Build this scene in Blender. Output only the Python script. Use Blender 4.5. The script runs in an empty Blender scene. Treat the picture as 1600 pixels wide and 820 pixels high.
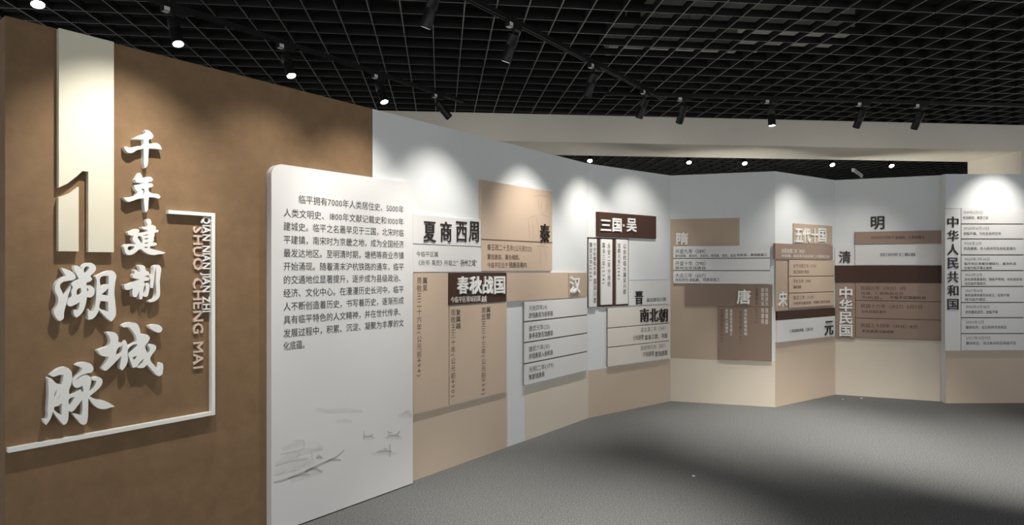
import bpy, bmesh, math, random
from mathutils import Vector, Matrix, Quaternion

random.seed(7)
sc = bpy.context.scene
COL = sc.collection

# ------------------------------------------------------------------ camera, world, exposure
FPX, CX, CY, EYE = 970.0, 800.0, 420.0, 1.5          # focal length and principal point in photo pixels, eye height
cam = bpy.data.cameras.new('camera')
cam.sensor_width = 36.0
cam.lens = FPX / 1600.0 * 36.0
cam.shift_y = 10.0 / 1600.0
cam.clip_start = 0.02
camo = bpy.data.objects.new('camera', cam)
COL.objects.link(camo)
camo.location = (0, 0, EYE)
camo.rotation_euler = (math.radians(90), 0, 0)
sc.camera = camo

world = bpy.data.worlds.new('world')
sc.world = world
world.use_nodes = True
world.node_tree.nodes['Background'].inputs[0].default_value = (0.94, 0.97, 1.0, 1)
world.node_tree.nodes['Background'].inputs[1].default_value = 1.0
sc.view_settings.view_transform = 'Standard'
sc.view_settings.look = 'None'
sc.view_settings.exposure = 0.28
sc.view_settings.gamma = 1.0
sc.view_settings.use_curve_mapping = False

LAMP_W = 60.0            # watts of an ordinary track spot
CEIL = 3.14              # underside of the open grid

# ------------------------------------------------------------------ materials
def lin(c):
    c = c / 255.0
    return c / 12.92 if c <= 0.04045 else ((c + 0.055) / 1.055) ** 2.4

def rgb(r, g, b):
    return (lin(r), lin(g), lin(b), 1)

def mat(name, col, rough=0.6, noise=0.0, nscale=40.0, bump=0.0, bscale=200.0, spec=0.3, metal=0.0, stretch=None, detail=3.0):
    m = bpy.data.materials.new(name)
    m.use_nodes = True
    nt = m.node_tree
    b = nt.nodes['Principled BSDF']
    b.inputs['Roughness'].default_value = rough
    b.inputs['Specular IOR Level'].default_value = spec
    b.inputs['Metallic'].default_value = metal
    b.inputs['Base Color'].default_value = col
    if noise or bump:
        tc = nt.nodes.new('ShaderNodeTexCoord')
        mp = nt.nodes.new('ShaderNodeMapping')
        if stretch:
            mp.inputs['Scale'].default_value = stretch
        nt.links.new(tc.outputs['Object'], mp.inputs['Vector'])
    if noise:
        n = nt.nodes.new('ShaderNodeTexNoise')
        n.inputs['Scale'].default_value = nscale
        n.inputs['Detail'].default_value = detail
        n.inputs['Roughness'].default_value = 0.65
        r = nt.nodes.new('ShaderNodeValToRGB')
        r.color_ramp.elements[0].position = 0.3
        r.color_ramp.elements[1].position = 0.7
        r.color_ramp.elements[0].color = (*[x * (1 - noise) for x in col[:3]], 1)
        r.color_ramp.elements[1].color = (*[min(1, x * (1 + noise)) for x in col[:3]], 1)
        nt.links.new(mp.outputs[0], n.inputs['Vector'])
        nt.links.new(n.outputs['Fac'], r.inputs['Fac'])
        nt.links.new(r.outputs[0], b.inputs['Base Color'])
    if bump:
        n2 = nt.nodes.new('ShaderNodeTexNoise')
        n2.inputs['Scale'].default_value = bscale
        n2.inputs['Detail'].default_value = 2
        bp = nt.nodes.new('ShaderNodeBump')
        bp.inputs['Strength'].default_value = bump
        bp.inputs['Distance'].default_value = 0.004
        nt.links.new(mp.outputs[0], n2.inputs['Vector'])
        nt.links.new(n2.outputs['Fac'], bp.inputs['Height'])
        nt.links.new(bp.outputs[0], b.inputs['Normal'])
    return m

def emis(name, col, strength):
    m = bpy.data.materials.new(name)
    m.use_nodes = True
    nt = m.node_tree
    nt.nodes.remove(nt.nodes['Principled BSDF'])
    e = nt.nodes.new('ShaderNodeEmission')
    e.inputs[0].default_value = (*col, 1)
    e.inputs[1].default_value = strength
    nt.links.new(e.outputs[0], nt.nodes['Material Output'].inputs[0])
    return m

M = {}
M['brown_wall'] = mat('brown_wallcovering', rgb(131, 106, 80), 0.8, 0.10, 9, 0.35, 320, 0.15)
M['white_wall'] = mat('white_painted_panel', rgb(224, 227, 228), 0.55, 0.012, 2.0, 0.05, 90)
M['tan_base'] = mat('tan_painted_base', rgb(205, 186, 166), 0.6, 0.015, 3)
M['cream_base'] = mat('cream_painted_base', rgb(222, 211, 194), 0.6, 0.015, 3)
M['header'] = mat('beige_plaster', rgb(234, 226, 212), 0.75, 0.02, 3, 0.05, 60)
M['carpet'] = mat('grey_carpet', rgb(118, 120, 120), 0.95, 0.62, 105, 0.6, 240, 0.05, detail=6)
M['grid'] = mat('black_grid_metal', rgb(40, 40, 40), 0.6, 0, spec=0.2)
M['grid_lit_underside'] = mat('painted_floor_light_grey', rgb(130, 130, 127), 0.5, 0, spec=0.4)  # light from the floor on the blade undersides, put into the colour
M['slab'] = mat('dark_plenum', rgb(38, 38, 38), 0.9)
M['duct'] = mat('galvanised_duct', rgb(228, 228, 220), 0.5, 0.06, 5)
M['dark_room'] = mat('dark_wall_paint', rgb(52, 52, 52), 0.9)
M['white_board'] = mat('white_board', rgb(226, 225, 224), 0.5, 0.01, 3)
M['tan_board'] = mat('tan_board', rgb(205, 183, 162), 0.5, 0.02, 4)
M['tan_sheet'] = mat('tan_sheet', rgb(190, 170, 150), 0.6, 0.02, 4)
M['pale_board'] = mat('pale_cream_board', rgb(228, 221, 212), 0.5, 0.01, 4)
M['taupe_board'] = mat('taupe_board', rgb(140, 120, 106), 0.5, 0.02, 4)
M['brown_board'] = mat('brown_board', rgb(158, 136, 121), 0.5, 0.02, 4)
M['dark_board'] = mat('dark_brown_board', rgb(72, 49, 38), 0.5, 0.03, 4)
M['gap'] = mat('dark_backing', rgb(112, 100, 90), 0.7)
M['gap_brown'] = mat('dark_brown_backing', rgb(112, 90, 76), 0.7)
M['letter_white'] = mat('white_acrylic', rgb(238, 238, 234), 0.4)
M['letter_black'] = mat('black_acrylic', rgb(50, 42, 36), 0.35)
M['ink'] = mat('dark_ink', rgb(76, 74, 72), 0.6)
M['ink_bold'] = mat('bold_ink', rgb(62, 58, 56), 0.6)
M['ink_light'] = mat('grey_ink', rgb(148, 145, 142), 0.6)
M['ink_brown'] = mat('brown_ink', rgb(104, 82, 68), 0.6)
M['ink_white'] = mat('white_ink', rgb(230, 226, 220), 0.6)
M['ink_pink'] = mat('pinkish_acrylic', rgb(214, 190, 172), 0.5)
M['wash'] = mat('pale_ink_wash', rgb(206, 204, 202), 0.6, 0.05, 60)
M['wash_soft'] = mat('faint_ink_wash', rgb(217, 215, 213), 0.6, 0.03, 30)
M['wash_dark'] = mat('grey_ink_wash', rgb(184, 182, 179), 0.6, 0.06, 60)
M['wash_tan'] = mat('faint_brown_wash', rgb(190, 166, 146), 0.6, 0.04, 60)
M['numeral'] = mat('cream_board', rgb(226, 220, 200), 0.55, 0.02, 8)
M['lamp_black'] = mat('matte_black_metal', rgb(30, 30, 31), 0.4, spec=0.4)
M['sticker'] = mat('white_sticker', rgb(230, 230, 225), 0.5)
M['lens'] = emis('glowing_lens', (1.0, 0.96, 0.86), 45.0)

# ------------------------------------------------------------------ object helpers
class MB:
    def __init__(s):
        s.v, s.f = [], []
    def add(s, vs, fs):
        o = len(s.v)
        s.v += [tuple(v) for v in vs]
        s.f += [tuple(i + o for i in f) for f in fs]
        return s
    def box(s, x0, x1, y0, y1, z0, z1):
        x0, x1 = sorted((x0, x1)); y0, y1 = sorted((y0, y1)); z0, z1 = sorted((z0, z1))
        return s.add([(x0, y0, z0), (x1, y0, z0), (x1, y1, z0), (x0, y1, z0), (x0, y0, z1), (x1, y0, z1), (x1, y1, z1), (x0, y1, z1)],
                     [(0, 3, 2, 1), (4, 5, 6, 7), (0, 1, 5, 4), (1, 2, 6, 5), (2, 3, 7, 6), (3, 0, 4, 7)])
    def prism_z(s, poly, z0, z1):                      # counter-clockwise footprint
        n = len(poly)
        vs = [(x, y, z0) for x, y in poly] + [(x, y, z1) for x, y in poly]
        fs = [tuple(range(n - 1, -1, -1)), tuple(range(n, 2 * n))]
        fs += [(i, (i + 1) % n, (i + 1) % n + n, i + n) for i in range(n)]
        return s.add(vs, fs)
    def slab(s, poly, y0, y1):                         # outline in local x,z, extruded from y0 (back) to y1 (front)
        n = len(poly)
        vs = [(x, y0, z) for x, z in poly] + [(x, y1, z) for x, z in poly]
        fs = [tuple(range(n)), tuple(range(2 * n - 1, n - 1, -1))]
        fs += [(i, i + n, (i + 1) % n + n, (i + 1) % n) for i in range(n)]
        return s.add(vs, fs)
    def lathe(s, prof, n=28):                          # (radius, z) profile round the z axis
        o = len(s.v)
        for r, z in prof:
            for k in range(n):
                a = 2 * math.pi * k / n
                s.v.append((r * math.cos(a), r * math.sin(a), z))
        for i in range(len(prof) - 1):
            for k in range(n):
                s.f.append((o + i * n + k, o + i * n + (k + 1) % n, o + (i + 1) * n + (k + 1) % n, o + (i + 1) * n + k))
        s.f.append(tuple(o + k for k in range(n - 1, -1, -1)))
        s.f.append(tuple(o + (len(prof) - 1) * n + k for k in range(n)))
        return s
    def build(s, name, m, parent=None, loc=(0, 0, 0), rz=0.0, bevel=0.0, smooth=False, fix=True):
        me = bpy.data.meshes.new(name)
        me.from_pydata(s.v, [], s.f)
        if fix or bevel:
            bm = bmesh.new(); bm.from_mesh(me)
            if bevel:
                bmesh.ops.remove_doubles(bm, verts=bm.verts, dist=1e-6)
                bmesh.ops.bevel(bm, geom=bm.edges[:], offset=bevel, segments=2, affect='EDGES', clamp_overlap=True)
            bmesh.ops.recalc_face_normals(bm, faces=bm.faces)
            bm.to_mesh(me); bm.free()
        if smooth:
            for p in me.polygons:
                p.use_smooth = True
            try:
                me.set_sharp_from_angle(angle=math.radians(35))
            except Exception:
                pass
        me.materials.append(m)
        o = bpy.data.objects.new(name, me)
        COL.objects.link(o)
        o.location = loc
        o.rotation_euler = (0, 0, rz)
        if parent:
            o.parent = parent
        return o

def tag(o, label, cat, group=None):
    o['label'] = label; o['category'] = cat
    if group:
        o['group'] = group
    return o

def struct(o, label=None):
    o['kind'] = 'structure'
    if label:
        o['label'] = label
    return o

def thing(name, label, cat, loc, rz=0.0, group=None):
    o = bpy.data.objects.new(name, None)
    o.empty_display_size = 0.05
    COL.objects.link(o)
    o.location = loc; o.rotation_euler = (0, 0, rz)
    return tag(o, label, cat, group)

# ------------------------------------------------------------------ the wall planes
class Wall:
    """a vertical plane: u runs to the right along it, d comes out of it towards the visitor"""
    def __init__(s, p0, p1):
        s.p0 = Vector((p0[0], p0[1])); s.p1 = Vector((p1[0], p1[1]))
        s.dir = (s.p1 - s.p0).normalized()
        s.n = Vector((s.dir.y, -s.dir.x))
        s.rz = math.atan2(s.dir.y, s.dir.x)
        s.len = (s.p1 - s.p0).length
    def at(s, px, py, d=0.0):
        """where a photo pixel falls on this wall, d metres out: (u, z)"""
        rx = (px - CX) / FPX; rz = -(py - CY) / FPX
        t = (s.p0.dot(s.n) + d) / (rx * s.n.x + s.n.y)
        return (Vector((rx * t, t)) - s.p0).dot(s.dir), EYE + rz * t
    def pt(s, u, z, d=0.0):
        q = s.p0 + s.dir * u + s.n * d
        return Vector((q.x, q.y, z))

PA0 = (-2.122, 2.599)                                   # left end of the brown wall
PJ = (-0.924, 4.113)                                    # brown meets white
PF = (0.767, 6.25)                                      # first fold
PB = (1.802, 7.05)
PC = (2.856, 6.74)
PD = (3.863, 7.42)
PE = (4.870, 7.02)
W0 = Wall(PA0, PJ); W1 = Wall(PJ, PF); W2 = Wall(PF, PB); W3 = Wall(PB, PC); W4 = Wall(PC, PD); W5 = Wall(PD, PE)
W6 = Wall((4.845, 6.935), (6.6, 6.97))
TOP = 2.56

# ------------------------------------------------------------------ room shell
struct(MB().box(-9, 14, -4, 13.4, -0.06, 0).build('floor', M['carpet']))
struct(MB().box(-9, 14, -1.5, 13.4, 4.15, 4.25).build('ceiling', M['slab']))

for _n, _b in [('wall_left', (-9, -8.9, -1.5, 13.4)), ('wall_right', (13.9, 14, -1.5, 13.4)), ('light_skirt_front', (-9, 14, -1.5, -1.4))]:  # unseen skirts added to keep world light out of the void above the grid
    struct(MB().box(*_b, CEIL, 4.15).build(_n, M['dark_room']))

# open black metal grid, one lattice
def grid_mesh():
    g = MB(); lit_faces = []
    a = -0.115
    d1 = Vector((a, 1)).normalized(); d2 = Vector((d1.y, -d1.x))
    o = Vector((-0.4866, 3.788)); k0 = 4.012 - 3.788
    S = 0.2; hw = 0.0042; h = 0.05
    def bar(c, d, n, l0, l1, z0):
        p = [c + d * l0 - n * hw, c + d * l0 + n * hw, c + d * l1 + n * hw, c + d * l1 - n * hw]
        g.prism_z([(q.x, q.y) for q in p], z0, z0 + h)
        lit_faces.append((len(g.f) - 6, z0))
    for i in range(-32, 52):
        bar(o + d2 * (S * i), d1, d2, -4.6, 9.3, CEIL)
    for j in range(-23, 46):
        bar(o + d1 * (k0 + S * j), d2, d1, -6.4, 10.2, CEIL + 0.0007)
    return g, lit_faces
_g, _lit_faces = grid_mesh()
_go = struct(_g.build('ceiling', M['grid'], fix=False), 'open square lattice of black metal blades, floor light painted grey on their undersides')
_go.data.materials.append(M['grid_lit_underside'])
for _i, _z in _lit_faces:
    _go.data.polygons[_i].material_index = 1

# brown entrance wall and the long white wall, in one line
def wall_box(name, w, u0, u1, thick, m, z0=0.0, z1=TOP, d0=0.0):
    b = MB().box(u0, u1, -d0, -d0 + thick, z0, z1)
    return struct(b.build(name, m, None, (w.p0.x, w.p0.y, 0), w.rz))
wall_box('wall_left', W0, 0, W0.len, 0.26, M['brown_wall'])

# folding white wall: mitred slabs
pts = [Vector(p) for p in (PJ, PF, PB, PC, PD, PE)]
TH = 0.06
def offs(i):
    ns = []
    if i > 0:
        d = (pts[i] - pts[i - 1]).normalized(); ns.append(Vector((-d.y, d.x)))
    if i < len(pts) - 1:
        d = (pts[i + 1] - pts[i]).normalized(); ns.append(Vector((-d.y, d.x)))
    if len(ns) == 1:
        return pts[i] + ns[0] * TH
    m = (ns[0] + ns[1]).normalized()
    return pts[i] + m * (TH / m.dot(ns[0]))
back = [offs(i) for i in range(len(pts))]
names = ['wall_left', 'wall_left', 'wall_back', 'wall_back', 'wall_back']
for i in range(5):
    b = MB().prism_z([tuple(pts[i]), tuple(pts[i + 1]), tuple(back[i + 1]), tuple(back[i])], 0, TOP)
    struct(b.build(names[i], M['white_wall']))
wall_box('wall_right', W6, 0, W6.len, 0.07, M['white_wall'])

# painted base bands, 3 mm proud
def base_band(name, w, u0, u1, m, top=0.465):
    wall_box(name, w, u0, u1, 0.003, m, 0, top, 0.003)
ux = lambda w, x: w.at(x, 600)[0]
base_band('baseboard_left', W1, ux(W1, 640), ux(W1, 792), M['tan_base'])
base_band('baseboard_left', W1, ux(W1, 820), W1.len - 0.002, M['cream_base'])
base_band('baseboard_left', W2, 0.0, W2.len - 0.004, M['tan_base'], 0.478)
base_band('baseboard_back', W3, 0.004, W3.len, M['cream_base'], 0.498)
base_band('baseboard_back', W4, 0.0, W4.len - 0.004, M['tan_base'], 0.703)
base_band('baseboard_back', W5, 0.004, W5.len - 0.02, M['cream_base'], 0.69)
base_band('baseboard_right', W6, 0.0, W6.len, M['tan_base'], 0.60)

# header over the wide opening behind, its right pier, and the far side
HB = Wall((-5.0, 6.080), (5.80, 7.063))
wall_box('wall_header', HB, 0, HB.len, 0.75, M['header'], 2.845, 3.135)
wall_box('wall_right', HB, HB.len, HB.len + 3.4, 0.75, M['header'], 0, 3.135)
struct(MB().box(-9, 14, 13.2, 13.35, 0, 4.15).build('wall_far', M['dark_room']))

# ducts in the void above the grid
def duct(label, cx, cy, lx, ly, z0, z1, rz):
    r = thing('air_duct', label, 'air duct', (cx, cy, z0), rz, 'ducts above the ceiling grid')
    h = z1 - z0
    MB().box(-lx / 2, lx / 2, -ly / 2, ly / 2, 0, h).build('duct_body', M['duct'], r, bevel=0.01)
    k = -lx / 2 + 0.3
    while k < lx / 2:
        MB().box(k - 0.015, k + 0.015, -ly / 2 - 0.02, ly / 2 + 0.02, -0.02, h + 0.02).build('flange', M['duct'], r)
        k += 0.9
    for sx in (-0.35, 0.35):
        MB().box(sx * lx - 0.006, sx * lx + 0.006, -0.006, 0.006, h - 0.01, 4.15 - z0).build('hanger_rod', M['duct'], r)
    return r
duct('pale metal air duct seen through the ceiling grid right of the centre track', 2.25, 6.0, 1.9, 0.55, 3.72, 4.1, 0.10)
duct('pale metal air duct low above the grid near the header', 1.35, 5.3, 1.1, 0.22, 3.34, 3.56, 0.10)
duct('grey air duct seen through the grid over the brown wall', -0.95, 4.75, 1.5, 0.42, 3.68, 4.05, 0.12)

# ------------------------------------------------------------------ lettering
GC = {}
_tc = bpy.data.curves.new('glyph_source', 'FONT')
_to = bpy.data.objects.new('glyph_source', _tc)
COL.objects.link(_to)
def glyph(ch, off=0.0, solid=False):
    key = (ch, round(off, 3), solid)
    if key not in GC:
        _tc.body = ch; _tc.offset = off; _tc.extrude = 0.5 if solid else 0.0; _tc.resolution_u = 2
        bpy.context.view_layer.update()
        me = bpy.data.meshes.new_from_object(_to.evaluated_get(bpy.context.evaluated_depsgraph_get()))
        GC[key] = ([tuple(v.co) for v in me.vertices], [tuple(p.vertices) for p in me.polygons])
        bpy.data.meshes.remove(me)
    return GC[key]

def wide(ch):
    return ord(ch) > 0x2E7F or ch in '“”·'
def adv(ch):
    if ch == ' ':
        return 0.5
    if ch == '·':
        return 0.45
    if wide(ch):
        return 1.0
    v = glyph(ch)[0]
    return max(p[0] for p in v) + 0.07 if v else 0.4

def heavy(ch, e, solid=False):
    """a bolder cut of a glyph: shifted copies laid over each other, a hair apart in depth"""
    vs, fs = glyph(ch, 0.0, solid)
    if e <= 0.001:
        return vs, fs
    V, Fc = [], []
    sh = [(-e, 0), (e, 0)] if not solid else [(-e, -e), (e, -e), (-e, e), (e, e), (0, 0)]
    for k, (a, b) in enumerate(sh):
        o = len(V)
        V += [(x + a, y + b, z + k * (0.004 if solid else 0.0)) for x, y, z in vs]
        Fc += [tuple(i + o for i in f) for f in fs]
    return V, Fc

def put(mb, ch, x, z, sx, sz, d, off, th=0.0, rot=False):
    """one glyph of em size sx by sz, its cell's lower left corner at x,z, on local depth d"""
    vs, fs = heavy(ch, off, th > 0)
    if off > 0.001:
        n_ = len(vs) // 2
        vs = [(a_, b_, c_ + (0.5 if i_ >= n_ else 0.0)) for i_, (a_, b_, c_) in enumerate(vs)]
    out = []
    for a, b, c in vs:
        b += 0.12
        if rot:                                        # a quarter turn clockwise
            a, b = b, 1 - a - (0.0 if wide(ch) else 0.2)
        out.append((x + a * sx, -(d + c * 0.0005), z + b * sz))
    mb.add(out, fs)

class Board:
    def __init__(s, w, x0, x1, yt0, yt1, yb0, yb1, th, m, label, d0=0.0, cat='exhibition board', group=None, name='display_board', bevel=0.002, outline=None):
        s.w = w; s.d0 = d0; s.f = d0 + th; d = s.f
        u0, za = w.at(x0, yt0, d); u1, zb = w.at(x1, yt1, d)
        zc = w.at(x0, yb0, d)[1]; zd = w.at(x1, yb1, d)[1]
        s.u0, s.u1, s.zt, s.zb = u0, u1, (za + zb) / 2, (zc + zd) / 2
        s.uc = (u0 + u1) / 2
        q = w.pt(s.uc, s.zb)
        s.loc = (q.x, q.y, q.z)
        hw = (u1 - u0) / 2
        mb = MB()
        if outline:
            mb.slab(outline(hw, s.zt - s.zb), -d0, -s.f)
        else:
            mb.box(-hw, hw, -d0, -s.f, 0, s.zt - s.zb)
        s.o = tag(mb.build(name, m, None, s.loc, w.rz, bevel), label, cat, group)
    def p(s, x, y, d=None):
        u, z = s.w.at(x, y, s.f if d is None else d)
        return u - s.uc, z - s.zb
    def raise_front(s, e):
        s.f += e
    def text(s, t, x0, x1, y0, y1, m='ink', off=0.0, name='text_line', yr=None, parent=None):
        """printed line of text between photo columns x0..x1; y0..y1 its top and foot at x0"""
        ax, zt = s.p(x0, y0); _, zb = s.p(x0, y1); bx, _ = s.p(x1, y0)
        A = sum(adv(c) for c in t)
        sx = (bx - ax) / A; sz = (zt - zb) / 0.96
        mb = MB(); x = ax
        for c in t:
            if c not in ' 　':
                put(mb, c, x, zb - 0.02 * sz, sx, sz, s.f + 0.0009, off)
            x += adv(c) * sx
        return mb.build(name, M[m], parent or s.o, fix=False)
    def vtext(s, t, xc, wpx, y0, y1, m='ink', off=0.0, name='text_line', parent=None):
        """a column of text read downwards"""
        ax, zt = s.p(xc - wpx / 2, y0); bx, _ = s.p(xc + wpx / 2, y0); _, zb = s.p(xc, y1); _, zt = s.p(xc, y0)
        def va(c):
            return 1.0 if wide(c) and c not in '（）' else (0.5 if c in ' （）()' else 0.68)
        A = sum(va(c) for c in t)
        st = (zt - zb) / A; sx = bx - ax
        mb = MB(); z = zt
        for c in t:
            a = va(c)
            z -= a * st
            if c == ' ':
                continue
            if c in '（()）':
                c = '(' if c in '（(' else ')'
                put(mb, c, ax + 0.05 * sx, z - 0.35 * st, sx * 0.9, st, s.f + 0.0009, off, rot=True)
            elif wide(c):
                put(mb, c, ax, z, sx, st * 0.95, s.f + 0.0009, off)
            else:
                put(mb, c, ax + 0.05 * sx, z - 0.12 * st, sx * 0.9, st, s.f + 0.0009, off, rot=True)
        return mb.build(name, M[m], parent or s.o, fix=False)
    def title(s, t, x0, x1, y0, y1, m, th=0.012, off=0.022, vertical=False, gap=0.06, xs=None):
        """raised characters, each fitted to its own cell"""
        n = len(t)
        f = s.f
        s.f = f + th
        for i, c in enumerate(t):
            if vertical:
                xa, xb = (x0, x1); ya = y0 + (y1 - y0) * (i + gap / 2) / n; yb = y0 + (y1 - y0) * (i + 1 - gap / 2) / n
            else:
                xa = x0 + (x1 - x0) * (i + gap / 2) / n; xb = x0 + (x1 - x0) * (i + 1 - gap / 2) / n; ya, yb = y0, y1
                if xs:
                    xa, xb = xs[i]
            vs, fs = heavy(c, off if m == 'letter_white' else off * 0.25, True)
            X0 = min(v[0] for v in vs); X1 = max(v[0] for v in vs); Y0 = min(v[1] for v in vs); Y1 = max(v[1] for v in vs)
            if c in '·三一':
                X0, X1 = min(X0, 0.04), max(X1, 0.96 if c != '·' else 0.4); Y0, Y1 = -0.1, 0.86
            xm = (xa + xb) / 2
            ua, zt = s.p(xa, ya)[0], s.p(xm, ya)[1]
            ub, zb = s.p(xb, yb)[0], s.p(xm, yb)[1]
            mb = MB()
            mb.add([(ua + (a - X0) / (X1 - X0) * (ub - ua), -(f + (q + 0.5) * th), zb + (b - Y0) / (Y1 - Y0) * (zt - zb)) for a, b, q in vs], fs)
            mb.build('raised_character', M[m], s.o, fix=False)
        s.f = f
    def rows(s, ysl, ysr, x0, x1, m, th=0.008, gap=0.008):
        """separate facing strips; the board behind shows as the lines between them"""
        r = []
        f = s.f + th
        for i in range(len(ysl) - 1):
            ua, z1 = s.p(x0, ysl[i], f); ub, z2 = s.p(x1, ysr[i], f)
            zc = s.p(x0, ysl[i + 1], f)[1]; zd = s.p(x1, ysr[i + 1], f)[1]
            t = (z1 + z2) / 2; b = (zc + zd) / 2
            t = t - (gap / 2 if i else 0.0); b = b + (gap / 2 if i < len(ysl) - 2 else 0.0)
            r.append(MB().box(ua, ub, -s.f, -f, b, t).build('row_panel', m, s.o, bevel=0.0015))
        s.f = f
        return r
    def line(s, x0, x1, y0, y1, wd, m, name='divider_line'):
        ua, z0 = s.p(x0, y0); ub, z1 = s.p(x1, y1)
        mb = MB().slab([(ua, z0 - wd / 2), (ub, z1 - wd / 2), (ub, z1 + wd / 2), (ua, z0 + wd / 2)], -s.f, -(s.f + 0.002))
        return mb.build(name, M[m], s.o)
    def ribbon(s, mb, stroke, wpx, k=0.0):
        """brush-like tapering mark through photo points"""
        P = [Vector(s.p(x, y)) for x, y in stroke]
        sc_ = abs(s.p(500, 600)[0] - s.p(501, 600)[0])
        n = len(P); L, R = [], []
        for i, q in enumerate(P):
            t = (P[min(i + 1, n - 1)] - P[max(i - 1, 0)]).normalized()
            nn = Vector((-t.y, t.x))
            tt = i / (n - 1)
            w_ = wpx * sc_ * 0.5 * (0.35 + 0.65 * math.sin(math.pi * min(1, max(0, 0.12 + 0.8 * tt))))
            L.append(q + nn * w_); R.append(q - nn * w_)
        vs = [(q.x, -(s.f + 0.0008 + k), q.y) for q in L + R]
        mb.add(vs, [(i, i + 1, n + i + 1, n + i) for i in range(n - 1)])

# ---- 1: the white introduction panel standing against the brown wall
def round_tl(hw, h, r=0.07):
    arc = [(-hw + r - r * math.cos(math.radians(a)), h - r + r * math.sin(math.radians(a))) for a in range(0, 91, 10)]
    return [(-hw, 0), (hw, 0), (hw, h)] + arc[::-1]
ip = Board(W1, 424, 645, 257, 284, 838, 752, 0.05, M['white_board'],
           'tall white introduction panel with long printed text and faint boats, standing before the brown wall',
           cat='information panel', name='introduction_panel', bevel=0.0, outline=round_tl)
LINES = ['临平拥有7000年人类居住史、5000年', '人类文明史、1800年文献记载史和1000年', '建城史。临平之名最早见于三国，北宋时临',
         '平建镇，南宋时为京畿之地，成为全国经济', '最发达地区。至明清时期，塘栖等商业市镇', '开始涌现。随着清末沪杭铁路的通车，临平',
         '的交通地位显著提升，逐步成为县级政治、', '经济、文化中心。在漫漫历史长河中，临平', '人不断创造着历史，书写着历史，逐渐形成',
         '具有临平特色的人文精神，并在世代传承、', '发展过程中，积累、沉淀、凝聚为丰厚的文', '化底蕴。']
for i, t in enumerate(LINES):
    y = 327.0 + i * 20.75
    x0 = 466 if i == 0 else 442.5
    x1 = 482 if i == 11 else 631
    if i == 0:
        y = 306.5
    else:
        y = 326.5 + (i - 1) * 21.0
        if i == 11:
            y -= 1
    if i == 0:
        y = 305.5
    ip.text(t, x0, x1, y - 1.5, y + 12.5, 'ink', 0.006)
# faint ink boats at the foot of the panel
def cp(pts_, ox=420, oy=620, k=5.858):
    return [(ox + x / k, oy + y / k) for x, y in pts_]
wash = MB(); washd = MB(); washs = MB()
for st, wd in [([(50, 700), (150, 660), (280, 620), (420, 590)], 11), ([(60, 620), (160, 560), (300, 500), (470, 480)], 9), ([(200, 770), (300, 730), (420, 690), (500, 680)], 8),
               ([(430, 110), (550, 130), (700, 120), (860, 130)], 6), ([(620, 220), (700, 215), (760, 225)], 5), ([(1190, 170), (1240, 165), (1310, 175)], 8),
               ([(940, 520), (1040, 512), (1190, 520)], 6), ([(1060, 375), (1130, 370), (1220, 378)], 5), ([(860, 378), (910, 374), (970, 380)], 4), ([(120, 480), (220, 440), (330, 420)], 7)]:
    ip.ribbon(washs, cp(st), wd, -0.0003)
washs.build('ink_painting', M['wash_soft'], ip.o, fix=False)
for st, wd in [([(60, 630), (130, 605), (200, 585), (280, 570), (360, 560)], 3.0), ([(110, 525), (200, 505), (270, 490), (325, 475)], 2.0),
               ([(320, 395), (322, 440), (318, 480)], 1.4), ([(240, 400), (280, 402), (320, 395)], 1.6), ([(250, 560), (270, 530), (290, 510)], 2.2),
               ([(365, 490), (420, 485), (490, 480)], 2.0), ([(475, 440), (482, 470), (488, 500)], 1.4), ([(455, 430), (462, 465), (468, 490)], 1.0),
               ([(395, 500), (395, 540), (398, 580)], 1.8), ([(235, 610), (236, 650), (238, 690)], 1.2), ([(200, 680), (240, 668), (290, 660)], 1.6),
               ([(60, 715), (110, 700), (150, 680)], 2.2), ([(1215, 160), (1245, 145), (1280, 150), (1310, 170)], 3.5), ([(1240, 130), (1275, 128), (1305, 135)], 2.0),
               ([(300, 630), (325, 620), (345, 600)], 2.0), ([(430, 560), (450, 530), (480, 560)], 3.0)]:
    ip.ribbon(wash, cp(st), wd)
for st, wd in [([(45, 780), (120, 765), (190, 740), (260, 715), (320, 690), (400, 650), (480, 612), (560, 580), (620, 548), (655, 520), (690, 485)], 3.0),
               ([(180, 745), (250, 720), (310, 712), (375, 712)], 2.6), ([(330, 690), (380, 660), (430, 655), (485, 688)], 4.0),
               ([(520, 592), (570, 572), (620, 575), (660, 578)], 2.6), ([(440, 560), (465, 545), (490, 560)], 3.6),
               ([(865, 360), (900, 362), (930, 358), (955, 368)], 2.0), ([(872, 310), (870, 350), (872, 395)], 1.5), ([(925, 362), (940, 345), (960, 342)], 1.4),
               ([(1090, 350), (1130, 352), (1165, 350), (1200, 362)], 2.6), ([(1165, 352), (1185, 330), (1200, 312)], 2.6), ([(1085, 310), (1100, 325), (1130, 325)], 1.6),
               ([(1085, 385), (1090, 365), (1095, 352)], 1.4), ([(985, 505), (1030, 496), (1080, 495), (1125, 500)], 3.0), ([(1108, 430), (1108, 490), (1106, 550)], 2.6),
               ([(1050, 470), (1065, 480), (1085, 468)], 1.6)]:
    ip.ribbon(washd, cp(st), wd, 0.0003)
wash.build('ink_painting', M['wash'], ip.o, fix=False)
washd.build('ink_painting', M['wash_dark'], ip.o, fix=False)

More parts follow.
